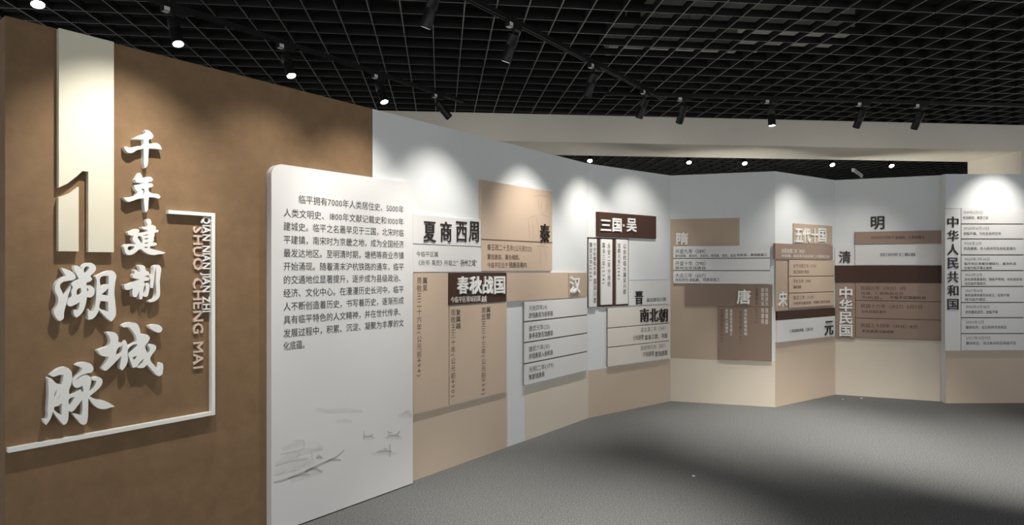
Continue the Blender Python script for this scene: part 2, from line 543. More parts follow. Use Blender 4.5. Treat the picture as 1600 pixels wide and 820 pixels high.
# ---- boards on the long white wall
G1 = 'dynasty boards on the long white wall'
b = Board(W1, 645, 752.5, 333.5, 344, 381, 384.7, 0.02, M['white_board'], 'white title board 夏商西周 with black raised characters beside the introduction panel', group=G1)
b.title('夏商西周', 662, 749, 346, 378, 'letter_black', th=0.008, xs=[(663, 681.5), (689, 706), (713.5, 730), (733.5, 748.5)])
b = Board(W1, 645, 752.5, 382.5, 386, 424.5, 425.2, 0.022, M['white_board'], 'white caption board directly below the 夏商西周 title', group=G1)
b.text('今临平区属', 650, 685, 392, 401, 'ink')
b.text('《尚书·禹贡》所载之', 650, 713, 405.5, 415, 'ink')
b.text('“扬州之域”', 713, 748.5, 405, 416, 'ink_bold', 0.012)
b = Board(W1, 751.5, 863, 282.3, 298, 423.3, 423, 0.022, M['tan_board'], 'tall tan board with black character 秦 and a faint standing figure', group=G1)
fig = MB()
def cq(pts_):
    return cp(pts_, 740, 275, 5.29)
for st, wd in [([(450, 350), (460, 420), (465, 520)], 1.6), ([(480, 360), (490, 430), (500, 530)], 1.4), ([(445, 350), (490, 335), (520, 325)], 1.8),
               ([(540, 180), (535, 230), (545, 290)], 2.2), ([(600, 190), (608, 240), (600, 290)], 2.0), ([(500, 170), (550, 160), (620, 172)], 2.0),
               ([(560, 200), (556, 240), (562, 290)], 2.4), ([(515, 330), (530, 390), (535, 470)], 1.6), ([(550, 320), (590, 325), (625, 345)], 1.8),
               ([(625, 350), (632, 400), (636, 460)], 1.6), ([(545, 290), (570, 310), (598, 295)], 1.6), ([(520, 580), (560, 575), (620, 590)], 2.0),
               ([(545, 600), (555, 660), (550, 740)], 1.6), ([(590, 600), (600, 660), (605, 740)], 1.6)]:
    b.ribbon(fig, cq(st), wd)
fig.build('faint_figure_print', M['wash_tan'], b.o, fix=False)
b.line(752, 863, 373.6, 379, 0.008, 'gap_brown')
b.title('秦', 844.5, 860, 350, 378, 'letter_black')
b.text('秦王政二十五年(公元前222)', 761, 831, 380.5, 391, 'ink_brown', 0.004)
b.text('置钱唐县，属会稽郡。', 761, 815, 396.5, 405.5, 'ink_brown', 0.004)
b.text('今临平区位于', 761, 794, 409.5, 418.5, 'ink_brown', 0.002)
b.text('钱唐县境内', 795, 823, 409, 418.5, 'ink_bold', 0.015)

b = Board(W1, 645.5, 701.3, 426.3, 426.3, 648, 634, 0.02, M['tan_board'], 'tall tan board with one column of vertical text, left of the 春秋战国 title', group=G1)
b.vtext('周敬王二十六年（公元前494）', 655, 8, 432, 590, 'ink_brown', 0.0)
b.vtext('属吴', 664, 7.5, 432, 455, 'ink_bold', 0.012)
b = Board(W1, 701, 791, 426.5, 426, 475.5, 471.5, 0.026, M['dark_board'], 'dark brown title board 春秋战国 in the middle of the long white wall', group=G1)
b.title('春秋战国', 715.5, 789.5, 431.5, 459, 'letter_white', xs=[(715.5, 732.5), (734.5, 753.5), (755, 771), (772.5, 789.5)])
b.text('今临平区境域初属', 704, 751, 463.5, 473.5, 'ink_white', 0.01)
b.text('越', 752, 760.5, 462, 472.5, 'ink_white', 0.03)
b = Board(W1, 702.5, 792, 476.5, 472.5, 635, 609.5, 0.02, M['tan_board'], 'tall tan board with two columns of vertical text below the 春秋战国 title', group=G1)
b.vtext('周敬王三十年（公元前490）', 708, 8, 482, 622, 'ink_brown')
b.vtext('复属越', 716, 7.5, 482, 514, 'ink_bold', 0.012)
b.vtext('周显王三十三年（公元前334）', 755.5, 7.5, 479, 618, 'ink_brown')
b.vtext('属楚', 763, 7, 478, 499, 'ink_bold', 0.012)
b = Board(W1, 791.7, 888, 426, 426, 471, 465.3, 0.022, M['tan_board'], 'plain tan blank board between the 春秋战国 and 汉 titles', group=G1)
b = Board(W1, 888.7, 917, 426, 426, 465, 463.3, 0.022, M['tan_sheet'], 'small tan square board with white raised character 汉', group=G1)
b.title('汉', 892.5, 907.5, 432.5, 458, 'letter_white', th=0.02)
b = Board(W1, 820, 917.5, 472.3, 465.8, 603, 578.5, 0.016, M['gap'], 'white four-row caption board below the 汉 title', group=G1)
b.rows([472, 502.4, 535, 568, 602.5], [465.3, 492.3, 520.7, 549.6, 578.2], 820, 917.5, M['white_board'], 0.012, 0.012)
for y, h, t in [(477, 486, '元始四年(4)'), (509, 518, '建武元年(25)'), (541, 550, '建武六年(30)'), (573, 582.5, '光和二年(179)')]:
    b.text(t, 826, 855 if y < 500 else (859 if y < 560 else 865), y, h, 'ink', 0.0)
for y, t, x1 in [(488.5, '改钱唐县为泉亭县', 864), (520.5, '泉亭县复名钱唐县', 864), (552.5, '并钱唐县入余杭县', 864), (585, '恢复钱唐县', 851)]:
    b.text(t, 826, x1, y, y + 9, 'ink_bold', 0.014)

# ---- second fold: Three Kingdoms to the Southern and Northern dynasties
G2 = 'dynasty boards on the narrow slanting wall'
b = Board(W2, 934.5, 1025.5, 332, 336.5, 371, 371.2, 0.034, M['dark_board'], 'dark brown title board 三国·吴 above three white vertical strips', group=G2)
b.title('三国·吴', 939, 995, 341, 362, 'letter_white', xs=[(939, 955), (957.5, 971.5), (974, 978), (979.5, 995)])
b = Board(W2, 918.6, 982, 371.5, 372, 481.5, 476, 0.015, M['dark_board'], 'dark brown tall backing board that carries three white vertical strips', group=G2)
for (xa, xb, yt, yb, cols, lab) in [
        (920.5, 932.8, 373, 480, [('黄武五年（226）', 923.2, 378, 440), ('分余杭置临水县', 929.3, 378, 430), ('属吴兴郡', 929.6, 434, 474)], 'white vertical text strip, left one of three on the dark board'),
        (939, 957, 373.5, 476.5, [('嘉禾三年（234）', 943.2, 378, 445), ('永安二年分余杭', 951.5, 379, 448)], 'white vertical text strip, middle one of three on the dark board'),
        (963.3, 981.5, 374, 475.5, [('宝鼎元年（266）', 967.2, 379, 438), ('以余杭临水属吴兴郡', 976, 380, 460)], 'white vertical text strip, right one of three on the dark board')]:
    s = Board(W2, xa, xb, yt, yt + 0.3, yb, yb - 1.0, 0.015, M['white_board'], lab, d0=0.015, group=G2, name='text_strip', cat='text strip')
    for t, xc, y0, y1 in cols:
        s.vtext(t, xc, 5.2, y0, y1, 'ink', 0.006)
b = Board(W2, 982.5, 1045, 371.8, 372, 437, 437, 0.012, M['white_wall'], 'blank white board right of the three vertical strips', group=G2)
b = Board(W2, 982.5, 1045, 438, 438, 477, 474.5, 0.02, M['white_board'], 'white board with black raised character 晋, above the cream three-row board', group=G2)
b.title('晋', 993, 1005.5, 455, 475.5, 'letter_black')
b.text('属吴郡吴兴郡', 1010, 1041, 465.5, 472, 'ink', 0.01)
b = Board(W2, 950, 1046, 482, 476.5, 573.5, 559.7, 0.018, M['gap'], 'cream three-row board 南北朝 below the 晋 board', group=G2)
b.rows([481.6, 513.3, 543, 573.3], [476, 504, 532, 559.3], 950, 1046, M['pale_board'], 0.010, 0.009)
b.title('南北朝', 1000.5, 1044.5, 482, 503, 'letter_black', gap=0.1)
b.text('梁太清三年（549）', 1001, 1043, 511.5, 519.5, 'ink_light', 0.008)
b.text('分钱唐置', 989, 1006, 524, 532, 'ink', 0.006)
b.text('富春江郡，寻废', 1007, 1043, 523.5, 531.5, 'ink_bold', 0.014)
b.text('陈祯明元年（587）', 1001, 1043, 540, 548, 'ink_light', 0.008)
b.text('于钱唐置', 1004, 1022, 550, 558, 'ink', 0.006)
b.text('置钱唐郡', 1023, 1043, 549, 557.5, 'ink_bold', 0.014)

# ---- third fold: Sui and Tang
G3 = 'dynasty boards on the 隋唐 wall'
b = Board(W3, 1045.5, 1155.5, 343.3, 339.2, 561.5, 561, 0.004, M['tan_sheet'], 'large tan sheet with white raised character 隋 at its head', group=G3, bevel=0)
b.title('隋', 1056, 1076, 363, 382, 'letter_white', th=0.014)
b = Board(W3, 1052, 1203, 386, 381.8, 444, 442.3, 0.014, M['gap'], 'grey-white three-row caption board across the tan 隋 sheet', d0=0.005, group=G3)
b.rows([386, 405, 424, 444], [381.8, 401.8, 421.4, 442], 1052, 1203, M['white_board'], 0.01, 0.009)
for y, t, x1 in [(389, '开皇九年（589）', 1107), (407.7, '开皇十年（590）', 1107), (426.5, '大业三年（607）', 1107)]:
    b.text(t, 1055, x1, y, y + 7.5, 'ink', 0.006)
b.text('废钱唐郡，置杭州，治余杭，统钱唐、富阳、盐官', 1055, 1150, 397.5, 402, 'ink', 0.01)
b.text('余杭县，隶钱唐属之', 1151, 1199, 396, 400.5, 'ink_bold', 0.018)
b.text('移州治至钱唐县', 1055, 1103, 416, 421.5, 'ink', 0.012)
b.text('改杭州为', 1055, 1076, 434.5, 440, 'ink', 0.01)
b.text('余杭郡，', 1077, 1097, 434.5, 440, 'ink_bold', 0.02)
b.text('钱唐县属之', 1098, 1125, 434, 439.5, 'ink', 0.01)
b = Board(W3, 1070, 1207, 445, 443.5, 478.3, 478.5, 0.02, M['taupe_board'], 'wide taupe board with white raised character 唐', d0=0.005, group=G3)
b.title('唐', 1150.5, 1173.5, 452, 475, 'letter_white', th=0.016)
b.vtext('武德四年', 1182.5, 5, 449, 477, 'ink_brown', 0.01)
b.vtext('避国号讳', 1191.5, 5, 449, 478, 'ink_white', 0.012)
b.vtext('改钱唐为', 1198, 5, 449, 478, 'ink_white', 0.012)
b = Board(W3, 1122.5, 1206, 479.3, 479.2, 562, 563, 0.02, M['taupe_board'], 'taupe board hanging below the 唐 title with columns of small text', d0=0.005, group=G3)
for t, x, y0, y1, m_ in [('贞观四年（630）', 1128, 482, 535, 'ink_brown'), ('省盐官入钱塘县', 1135.5, 482, 520, 'ink_white'), ('复置盐官县属之', 1142.5, 482, 524, 'ink_white'),
                         ('天宝元年（742）', 1157, 484, 538, 'ink_brown'), ('改余杭郡领钱塘', 1165, 482, 524, 'ink_white'), ('（621）', 1182.5, 481, 505, 'ink_brown'),
                         ('钱塘县', 1191.5, 480, 506, 'ink_white'), ('钱塘郡', 1198, 480, 507, 'ink_white')]:
    b.vtext(t, x, 5, y0, y1, m_, 0.012)

# ---- fourth fold: Five Dynasties, Song, Yuan
G4 = 'dynasty boards on the 五代十国 wall'
b = Board(W4, 1240.5, 1300.5, 349.2, 352.5, 381.5, 380.5, 0.016, M['tan_sheet'], 'tan title board 五代十国 with white raised characters', group=G4)
b.title('五代十国', 1243, 1291.5, 356.5, 378.5, 'letter_white', th=0.012)
b = Board(W4, 1211.5, 1301.5, 382.3, 381.3, 407.3, 403.5, 0.026, M['brown_board'], 'brown caption board with two white text lines below the 五代十国 title', group=G4)
b.text('后梁龙德二年（922）', 1221, 1260, 388, 395, 'ink_white', 0.016)
b.text('析钱塘、盐官各半及富春二乡置钱江县', 1221, 1296, 397, 401.5, 'ink_white', 0.016)
b = Board(W4, 1212, 1303, 408.2, 404.5, 485, 480.3, 0.012, M['tan_sheet'], 'tan board with white raised character 宋 at its lower left', group=G4)
b.title('宋', 1216.5, 1230.5, 455.5, 479, 'letter_white', th=0.01)
b = Board(W4, 1233, 1302.5, 408.5, 404.8, 480.5, 477.5, 0.008, M['gap_brown'], 'tan three-row caption board beside the 宋 character', d0=0.012, group=G4)
b.rows([408.5, 432, 458.7, 480.3], [404.8, 431, 455, 477.3], 1233, 1302.5, M['tan_board'], 0.008, 0.008)
for y, t, x1 in [(412, '太平兴国三年（978）', 1278), (436, '淳化五年（994）', 1270), (462, '建炎三年（1129）', 1275)]:
    b.text(t, 1239, x1, y, y + 6.5, 'ink_brown', 0.0)
for y, t, x1 in [(422, '钱江县改仁和县', 1264), (446, '属两浙路', 1252), (471.5, '升杭州为临安府，钱塘仁和升赤县', 1297)]:
    b.text(t, 1239.5, x1, y, y + 5.2, 'ink_brown', 0.012)
b = Board(W4, 1215, 1305, 486, 481, 500, 493.2, 0.026, M['dark_board'], 'narrow dark brown bar board between the 宋 and 元 boards', group=G4)
b = Board(W4, 1215.5, 1304.5, 500.8, 494, 535.5, 524.3, 0.03, M['white_board'], 'white board with black raised character 元, lowest on its wall', group=G4)
b.title('元', 1289.5, 1303, 501.5, 523.5, 'letter_black')
b.text('仁和县属杭州路、江浙行省', 1234, 1270, 514.5, 520, 'ink', 0.014)

# ---- fifth fold: Ming, Qing, Republic
G5 = 'dynasty boards on the 明清 wall'
# the character glued straight to the wall
def wall_char(w, ch, x0, x1, y0, y1, th, m, label, cat='raised character'):
    ua, zt = w.at(x0, y0, th); ub, zb = w.at(x1, y1, th)
    vs, fs = heavy(ch, 0.012, True)
    X0 = min(v[0] for v in vs); X1 = max(v[0] for v in vs); Y0 = min(v[1] for v in vs); Y1 = max(v[1] for v in vs)
    q = w.pt((ua + ub) / 2, zb)
    hw = (ub - ua) / 2
    mb = MB()
    mb.add([((a - X0) / (X1 - X0) * 2 * hw - hw, -(c + 0.5) * th, (e - Y0) / (Y1 - Y0) * (zt - zb)) for a, e, c in vs], fs)
    return tag(mb.build('raised_character', M[m], None, q, w.rz, fix=False), label, cat)
wall_char(W5, '明', 1361, 1382, 338, 358, 0.014, 'letter_black', 'black raised character 明 fixed alone on the upper white wall')
b = Board(W5, 1335.5, 1473, 362, 360, 381.7, 380, 0.022, M['brown_board'], 'narrow brown caption board just below the 明 character', group=G5)
b.text('明改杭州路为', 1361, 1398, 369, 373.5, 'ink_brown', 0.012)
b.text('杭州府，仁和县属之', 1399, 1445, 368.7, 373.5, 'ink_bold', 0.016)
b = Board(W5, 1304.5, 1335, 384, 383.3, 414.7, 414.6, 0.022, M['white_board'], 'small white square board with black raised character 清', group=G5)
b.title('清', 1310.5, 1330, 392, 411, 'letter_black')
b = Board(W5, 1336, 1473, 382.8, 381, 414.6, 413.3, 0.018, M['white_board'], 'white caption board right of the 清 square', group=G5)
b.text('清浙江省杭州府', 1375, 1403, 395, 400.5, 'ink', 0.014)
b.text('仁和县', 1404, 1431, 395, 400.5, 'ink_bold', 0.02)
b = Board(W5, 1305, 1474.5, 415.6, 414, 442.3, 441, 0.028, M['dark_board'], 'long dark brown blank bar board below the 清 row', group=G5)
b = Board(W5, 1306, 1475, 443, 441.8, 530, 529, 0.014, M['gap_brown'], 'large brown three-row board 中华民国 with white vertical title', group=G5)
f0 = b.f
b.rows([443, 530], [441.8, 529], 1306, 1336.2, M['brown_board'], 0.009, 0.0)
b.f = f0
b.rows([443, 470.3, 498.3, 530], [441.8, 470.3, 498.6, 529], 1337, 1475, M['brown_board'], 0.009, 0.007)
b.title('中华民国', 1311.5, 1332, 447.5, 526, 'letter_white', th=0.014, vertical=True, gap=0.05)
for y, t, x1 in [(446.5, '民国元年（1912）1月', 1416), (474.5, '民国十六年（1927）5月7日', 1442), (504.5, '民国三十四年（1945）8月', 1434)]:
    b.text(t, 1344.5, x1, y, y + 6.5, 'ink_brown', 0.01)
for y, t, x0, x1, m_ in [(455.5, '钱塘、仁和两县合并', 1345, 1412, 'ink_brown'), (462, '为杭县，', 1346, 1384, 'ink_brown'), (462, '今临平区境属杭县', 1390, 1447, 'ink_bold'),
                         (484, '划杭县城区置市', 1346, 1385, 'ink_brown'), (514.5, '杭县隶浙江省政府', 1347, 1397, 'ink_bold')]:
    b.text(t, x0, x1, y, y + 4.8, m_, 0.012)

# ---- right wall
b = Board(W6, 1476.5, 1599.5, 326, 325, 548, 546.5, 0.016, M['gap'], 'tall white nine-row timeline board 中华人民共和国 on the right wall', group=None)
f0 = b.f
b.rows([326, 548], [325.8, 547.6], 1476.5, 1501.3, M['white_board'], 0.012, 0.0)
b.f = f0
ys = [325.7, 350.5, 373.9, 398.8, 423.2, 448, 473, 496.8, 521.6, 547.6]
rws = b.rows(ys, [y - 1.0 for y in ys], 1502.3, 1599.5, M['white_board'], 0.012, 0.012)
b.title('中华人民共和国', 1481, 1498, 336, 486, 'letter_black', th=0.008, vertical=True, gap=0.2)
RT = [('1949年5月3日', '杭县解放，属浙江省', '', 1536, 1544), ('1950年4月11日', '设临平镇，为杭县县府驻地', '', 1546, 1564), ('1958年2月', '杭县撤销，并入杭州市及余杭县境内', '', 1534, 1587),
      ('1960年1月14日', '临平地区隶属钱塘联社，属余杭县', '驻地为临平镇及塘栖', 1547, 1588), ('1961年3月', '余杭县恢复建制，辖临平等地，余杭县驻地', '设在临平镇境内', 1535, 1597),
      ('1967年4月', '余杭县革命委员会成立，驻临平镇', '现为临平城区', 1536, 1577), ('1994年4月18日', '余杭撤县设市，驻临平镇', '', 1547, 1559), ('2001年2月', '撤余杭市，设立杭州市余杭区', '', 1538, 1573),
      ('2021年4月9日', '撤余杭区，设立新余杭区和临平区', '', 1548, 1588)]
for i, (d_, t1, t2, xd, xt) in enumerate(RT):
    y = ys[i] + 3.2
    two = bool(t2)
    b.text(d_, 1504.5 + i * 0.6, xd, y, y + (5.5 if two else 6), 'ink_light', 0.008)
    b.text(t1, 1504.5 + i * 0.6, xt, y + (7.5 if two else 8.5), y + (12.2 if two else 13.8), 'ink', 0.006)
    if two:
        b.text(t2, 1504.5 + i * 0.6, 1550 if i == 3 else 1540, y + 14.2, y + 18.8, 'ink', 0.006)

# ------------------------------------------------------------------ brown wall: numeral, brush characters, frame, pinyin
def wall_slab(w, poly, d0, d1, name, m, parent=None, org=None, bevel=0.0):
    P = [w.at(x, y, d1) for x, y in poly]
    return P

def numeral():
    d0, d1 = 0.0, 0.03
    up = [(92, 43.5), (92, 293), (105, 287), (121, 274.5), (129, 267), (138, 268), (138, 393.5), (178, 394), (178, 67)]
    lo = [(91.5, 308.5), (91.5, 392.3), (123, 392.6), (123, 291.5), (111, 301)]
    A = [W0.at(x, y, d1) for x, y in up]; B = [W0.at(x, y, d1) for x, y in lo]
    uc = (A[0][0] + A[-1][0]) / 2; zb = W0.at(135, 394, d1)[1]
    q = W0.pt(uc, zb)
    r = thing('numeral_one', 'tall cream numeral 1 in two pieces on the brown wall', 'numeral', q, W0.rz)
    A = [(u - uc, min(z, TOP - 0.004) - zb) for u, z in A]
    A[0] = (A[0][0], TOP - 0.004 - zb); A[-1] = (A[-1][0], TOP - 0.004 - zb)
    MB().slab(A, -d0, -d1).build('numeral_stem', M['numeral'], r)
    MB().slab([(u - uc, z - zb) for u, z in B], -d0, -d1).build('numeral_flag', M['numeral'], r)
numeral()

def brush(label, loops, ox, oy, k, th=0.035):
    """a cut-out character: smooth outlines (first outer, then holes) traced on the wall plane"""
    P = [[W0.at(ox + x / k, oy + y / k, th) for x, y in lp] for lp in loops]
    us = [u for u, z in P[0]]; zs = [z for u, z in P[0]]
    uc = (min(us) + max(us)) / 2; zb = min(zs)
    cu = bpy.data.curves.new('brush_outline', 'CURVE')
    cu.dimensions = '2D'; cu.fill_mode = 'BOTH'; cu.extrude = th / 2; cu.resolution_u = 5
    for lp in P:
        sp = cu.splines.new('BEZIER')
        sp.bezier_points.add(len(lp) - 1)
        sp.use_cyclic_u = True
        n = len(lp)
        V = [Vector((u - uc, z - zb, 0)) for u, z in lp]
        for i, bp in enumerate(sp.bezier_points):
            a, c, e = V[i - 1], V[i], V[(i + 1) % n]
            bp.co = c
            bp.handle_left_type = bp.handle_right_type = 'FREE'
            t1 = (c - a); t2 = (e - c)
            l1, l2 = t1.length, t2.length
            t1 = t1 / max(l1, 1e-6); t2 = t2 / max(l2, 1e-6)
            if t1.dot(t2) < 0.2:                       # a sharp brush tip stays sharp
                bp.handle_left = c - t1 * l1 / 3; bp.handle_right = c + t2 * l2 / 3
            else:
                t = (t1 + t2).normalized()
                bp.handle_left = c - t * l1 / 3; bp.handle_right = c + t * l2 / 3
    co = bpy.data.objects.new('brush_outline', cu)
    COL.objects.link(co)
    bpy.context.view_layer.update()
    me = bpy.data.meshes.new_from_object(co.evaluated_get(bpy.context.evaluated_depsgraph_get()))
    bpy.data.objects.remove(co); bpy.data.curves.remove(cu)
    for v in me.vertices:
        x, y, z = v.co
        v.co = (x, -(th / 2 + z), y)
    me.name = 'brush_character'
    me.materials.clear(); me.materials.append(M['letter_white'])
    o = bpy.data.objects.new('brush_character', me)
    COL.objects.link(o)
    o.location = W0.pt(uc, zb); o.rotation_euler = (0, 0, W0.rz)
    return tag(o, label, 'calligraphy character', 'white brush characters on the brown wall')

K1 = 10.244
brush('small white brush character 千, top of the four beside the numeral', [
    [(285, 275), (400, 215), (490, 175), (475, 130), (540, 145), (590, 190), (610, 240), (580, 275), (540, 285), (540, 355), (670, 345), (715, 375), (748, 445), (700, 440), (620, 430), (538, 425), (530, 560), (515, 700), (487, 742), (467, 710), (460, 560), (455, 430), (350, 455), (270, 500), (210, 495), (165, 450), (140, 405), (175, 398), (220, 415), (330, 395), (455, 370), (455, 282), (400, 280)]], 180, 190, K1)
brush('small white brush character 年, second of the four beside the numeral', [
    [(375, 125), (392, 98), (430, 150), (435, 185), (520, 165), (575, 170), (603, 210), (585, 240), (535, 250), (530, 268), (590, 275), (613, 310), (580, 330), (540, 345), (540, 395), (600, 430), (690, 445), (727, 480), (705, 510), (630, 495), (540, 490), (530, 600), (520, 700), (490, 738), (475, 690), (465, 600), (460, 505), (370, 518), (270, 552), (210, 565), (165, 535), (135, 497), (220, 490), (320, 465), (350, 430), (370, 405), (330, 370), (300, 300), (350, 290), (420, 276), (470, 262), (400, 262), (340, 250), (322, 215), (350, 170)],
    [(415, 355), (465, 355), (465, 430), (430, 442), (452, 400)]], 180, 260, K1)
brush('small white brush character 建, third of the four beside the numeral', [
    [(200, 335), (270, 305), (350, 280), (388, 305), (370, 352), (450, 335), (530, 315), (500, 295), (430, 265), (425, 245), (510, 240), (515, 200), (498, 160), (520, 122), (555, 125), (578, 160), (575, 215), (620, 225), (655, 260), (645, 290), (690, 300), (690, 325), (630, 350), (632, 385), (618, 430), (625, 455), (600, 495), (660, 510), (668, 535), (620, 555), (560, 565), (555, 590), (620, 610), (720, 635), (810, 660), (770, 680), (680, 690), (620, 700), (540, 685), (470, 650), (400, 605), (350, 640), (290, 685), (220, 700), (165, 665), (150, 610), (140, 560), (180, 528), (250, 520), (340, 530), (300, 490), (280, 450), (300, 390), (240, 385), (210, 365)],
    [(200, 585), (230, 560), (310, 565), (290, 600), (240, 625), (205, 610)],
    [(385, 395), (425, 415), (440, 470), (430, 530), (410, 500), (380, 450), (358, 415)],
    [(440, 388), (480, 378), (530, 366), (528, 376), (480, 390)],
    [(455, 440), (490, 432), (530, 425), (530, 436), (490, 448)],
    [(460, 512), (490, 504), (525, 494), (525, 505), (490, 518)],
    [(455, 578), (485, 570), (520, 568), (515, 585), (480, 586)]], 180, 330, K1)
brush('small white brush character 制, lowest of the four beside the numeral', [
    [(370, 100), (420, 90), (475, 115), (490, 175), (540, 205), (540, 235), (470, 275), (520, 285), (555, 310), (540, 335), (460, 350), (470, 380), (520, 375), (548, 420), (540, 520), (510, 595), (470, 600), (445, 580), (432, 640), (390, 640), (385, 570), (392, 490), (360, 570), (340, 600), (295, 600), (275, 540), (285, 465), (180, 490), (150, 450), (140, 405), (200, 400), (300, 360), (400, 318), (330, 310), (290, 290), (285, 250), (310, 220), (300, 175), (330, 165), (370, 200), (400, 205), (395, 150)],
    [(480, 395), (455, 470), (450, 540), (475, 530), (490, 460)],
    [(620, 105), (660, 88), (705, 95), (735, 140), (730, 230), (715, 350), (718, 480), (715, 580), (680, 640), (610, 680), (545, 690), (545, 665), (600, 640), (650, 590), (658, 480), (650, 350), (655, 240), (650, 130), (640, 180), (630, 260), (625, 330), (615, 400), (605, 460), (575, 460), (560, 400), (565, 330), (550, 250), (575, 235), (610, 270), (615, 190)]], 180, 405, K1)
K2 = 7.128
brush('large white brush character 溯, upper one left of 制', [
    [(180, 130), (240, 145), (310, 180), (345, 230), (330, 260), (270, 275), (200, 290), (170, 330), (190, 390), (215, 440), (250, 390), (290, 325), (285, 370), (262, 440), (240, 530), (215, 630), (205, 700), (165, 725), (130, 690), (100, 610), (130, 560), (150, 500), (145, 450), (115, 390), (115, 330), (150, 270), (200, 230), (235, 220), (210, 180)],
    [(330, 115), (360, 105), (400, 140), (412, 150), (420, 115), (460, 80), (515, 75), (560, 105), (570, 150), (540, 190), (510, 225), (530, 255), (500, 285), (465, 300), (465, 330), (500, 325), (545, 355), (555, 385), (548, 430), (510, 460), (470, 455), (455, 540), (430, 610), (390, 660), (350, 685), (325, 650), (330, 600), (345, 595), (360, 615), (375, 590), (390, 510), (330, 545), (280, 560), (250, 535), (270, 480), (300, 440), (295, 390), (312, 345), (295, 310), (332, 275), (380, 255), (360, 210), (335, 160)],
    [(440, 180), (445, 130), (475, 112), (497, 125), (480, 155), (455, 185)],
    [(355, 435), (360, 380), (385, 355), (405, 355), (400, 420)],
    [(470, 350), (488, 375), (472, 400)],
    [(560, 225), (620, 200), (700, 165), (750, 162), (795, 210), (785, 290), (775, 400), (785, 520), (790, 660), (770, 700), (740, 730), (690, 690), (640, 640), (605, 600), (580, 650), (530, 700), (485, 710), (480, 640), (490, 590), (510, 615), (530, 640), (555, 580), (570, 480), (575, 370), (580, 270)],
    [(625, 235), (712, 218), (712, 310), (660, 318), (622, 350)],
    [(630, 425), (665, 400), (708, 355), (706, 440)],
    [(620, 500), (705, 505), (708, 620), (660, 600), (612, 580)]], 70, 400, K2)
K3 = 7.13
brush('large white brush character 城, below 制 and right of 脉', [
    [(150, 210), (210, 200), (265, 225), (285, 270), (285, 310), (325, 325), (330, 350), (285, 380), (265, 420), (258, 465), (310, 440), (322, 420), (345, 330), (365, 295), (385, 340), (382, 375), (440, 335), (490, 300), (485, 260), (440, 190), (400, 150), (340, 150), (330, 130), (380, 105), (440, 97), (490, 110), (520, 160), (535, 235), (590, 228), (635, 265), (620, 310), (585, 360), (600, 420), (620, 450), (640, 400), (615, 350), (660, 338), (705, 365), (700, 400), (665, 450), (640, 500), (690, 580), (735, 630), (755, 545), (775, 550), (782, 630), (770, 680), (735, 695), (680, 650), (605, 565), (570, 600), (520, 605), (490, 600), (550, 548), (575, 495), (530, 535), (490, 590), (450, 605), (430, 560), (410, 500), (398, 452), (440, 415), (500, 348), (480, 338), (395, 395), (388, 440), (390, 520), (370, 580), (330, 632), (305, 610), (310, 550), (320, 470), (260, 530), (200, 590), (140, 635), (100, 610), (130, 570), (170, 510), (180, 475), (120, 475), (80, 450), (50, 410), (110, 385), (170, 360), (195, 310), (185, 260)],
    [(440, 490), (490, 465), (480, 500), (460, 510)],
    [(625, 135), (690, 118), (745, 130), (775, 170), (755, 205), (715, 208), (670, 180), (640, 160)]], 145, 490, K3)
brush('large white brush character 脉, lowest one just above the white frame bar', [
    [(120, 205), (170, 165), (230, 130), (290, 123), (335, 160), (345, 190), (335, 300), (315, 360), (318, 410), (340, 400), (430, 350), (460, 385), (462, 335), (450, 310), (400, 335), (360, 310), (350, 270), (380, 225), (440, 160), (455, 130), (400, 110), (385, 100), (420, 80), (490, 72), (540, 90), (565, 140), (545, 175), (500, 185), (440, 205), (395, 240), (385, 255), (470, 205), (510, 205), (540, 240), (530, 330), (515, 390), (560, 345), (600, 265), (550, 255), (560, 235), (615, 222), (655, 250), (650, 300), (610, 350), (550, 400), (525, 420), (590, 450), (690, 470), (785, 525), (740, 535), (690, 550), (620, 545), (570, 510), (512, 440), (510, 560), (505, 650), (490, 700), (460, 712), (400, 660), (345, 595), (380, 600), (448, 615), (453, 550), (450, 455), (400, 520), (340, 580), (310, 570), (305, 660), (290, 695), (260, 715), (210, 660), (150, 580), (120, 660), (80, 715), (60, 690), (55, 660), (85, 650), (95, 550), (105, 400), (100, 225), (130, 235), (190, 290), (240, 300), (250, 260), (262, 200), (220, 200), (150, 220)],
    [(192, 345), (178, 400), (160, 440), (166, 400)],
    [(228, 388), (205, 440), (192, 455), (208, 425)],
    [(165, 530), (200, 520), (240, 490), (240, 610), (200, 590), (160, 550)],
    [(318, 445), (375, 425), (345, 480), (315, 525)]], 60, 555, 6.56)

# white frame: three bars in one piece
def frame():
    d0, d1 = 0.0, 0.03
    P = lambda x, y: W0.at(x, y, d1)
    wd = 0.018
    uR0, zT = P(336.3, 332.5); uL, _ = P(263.5, 328.8)
    z1 = (P(263.5, 328.5)[1] + P(336, 332.5)[1]) / 2
    zB = (P(336, 649)[1] + P(8, 707)[1]) / 2
    uE = 0.004
    uc = (uE + uR0) / 2
    q = W0.pt(uc, zB)
    r = thing('wall_frame', 'white open frame of thin bars around the title on the brown wall', 'frame', q, W0.rz)
    MB().box(uL - uc, uR0 - uc - wd, -d0, -d1, z1 - zB - wd, z1 - zB).build('top_bar', M['letter_white'], r)
    MB().box(uR0 - uc - wd, uR0 - uc, -d0, -d1, 0, z1 - zB).build('upright_bar', M['letter_white'], r)
    MB().box(uE - uc, uR0 - uc - wd, -d0, -d1, 0, wd).build('bottom_bar', M['letter_white'], r)
frame()

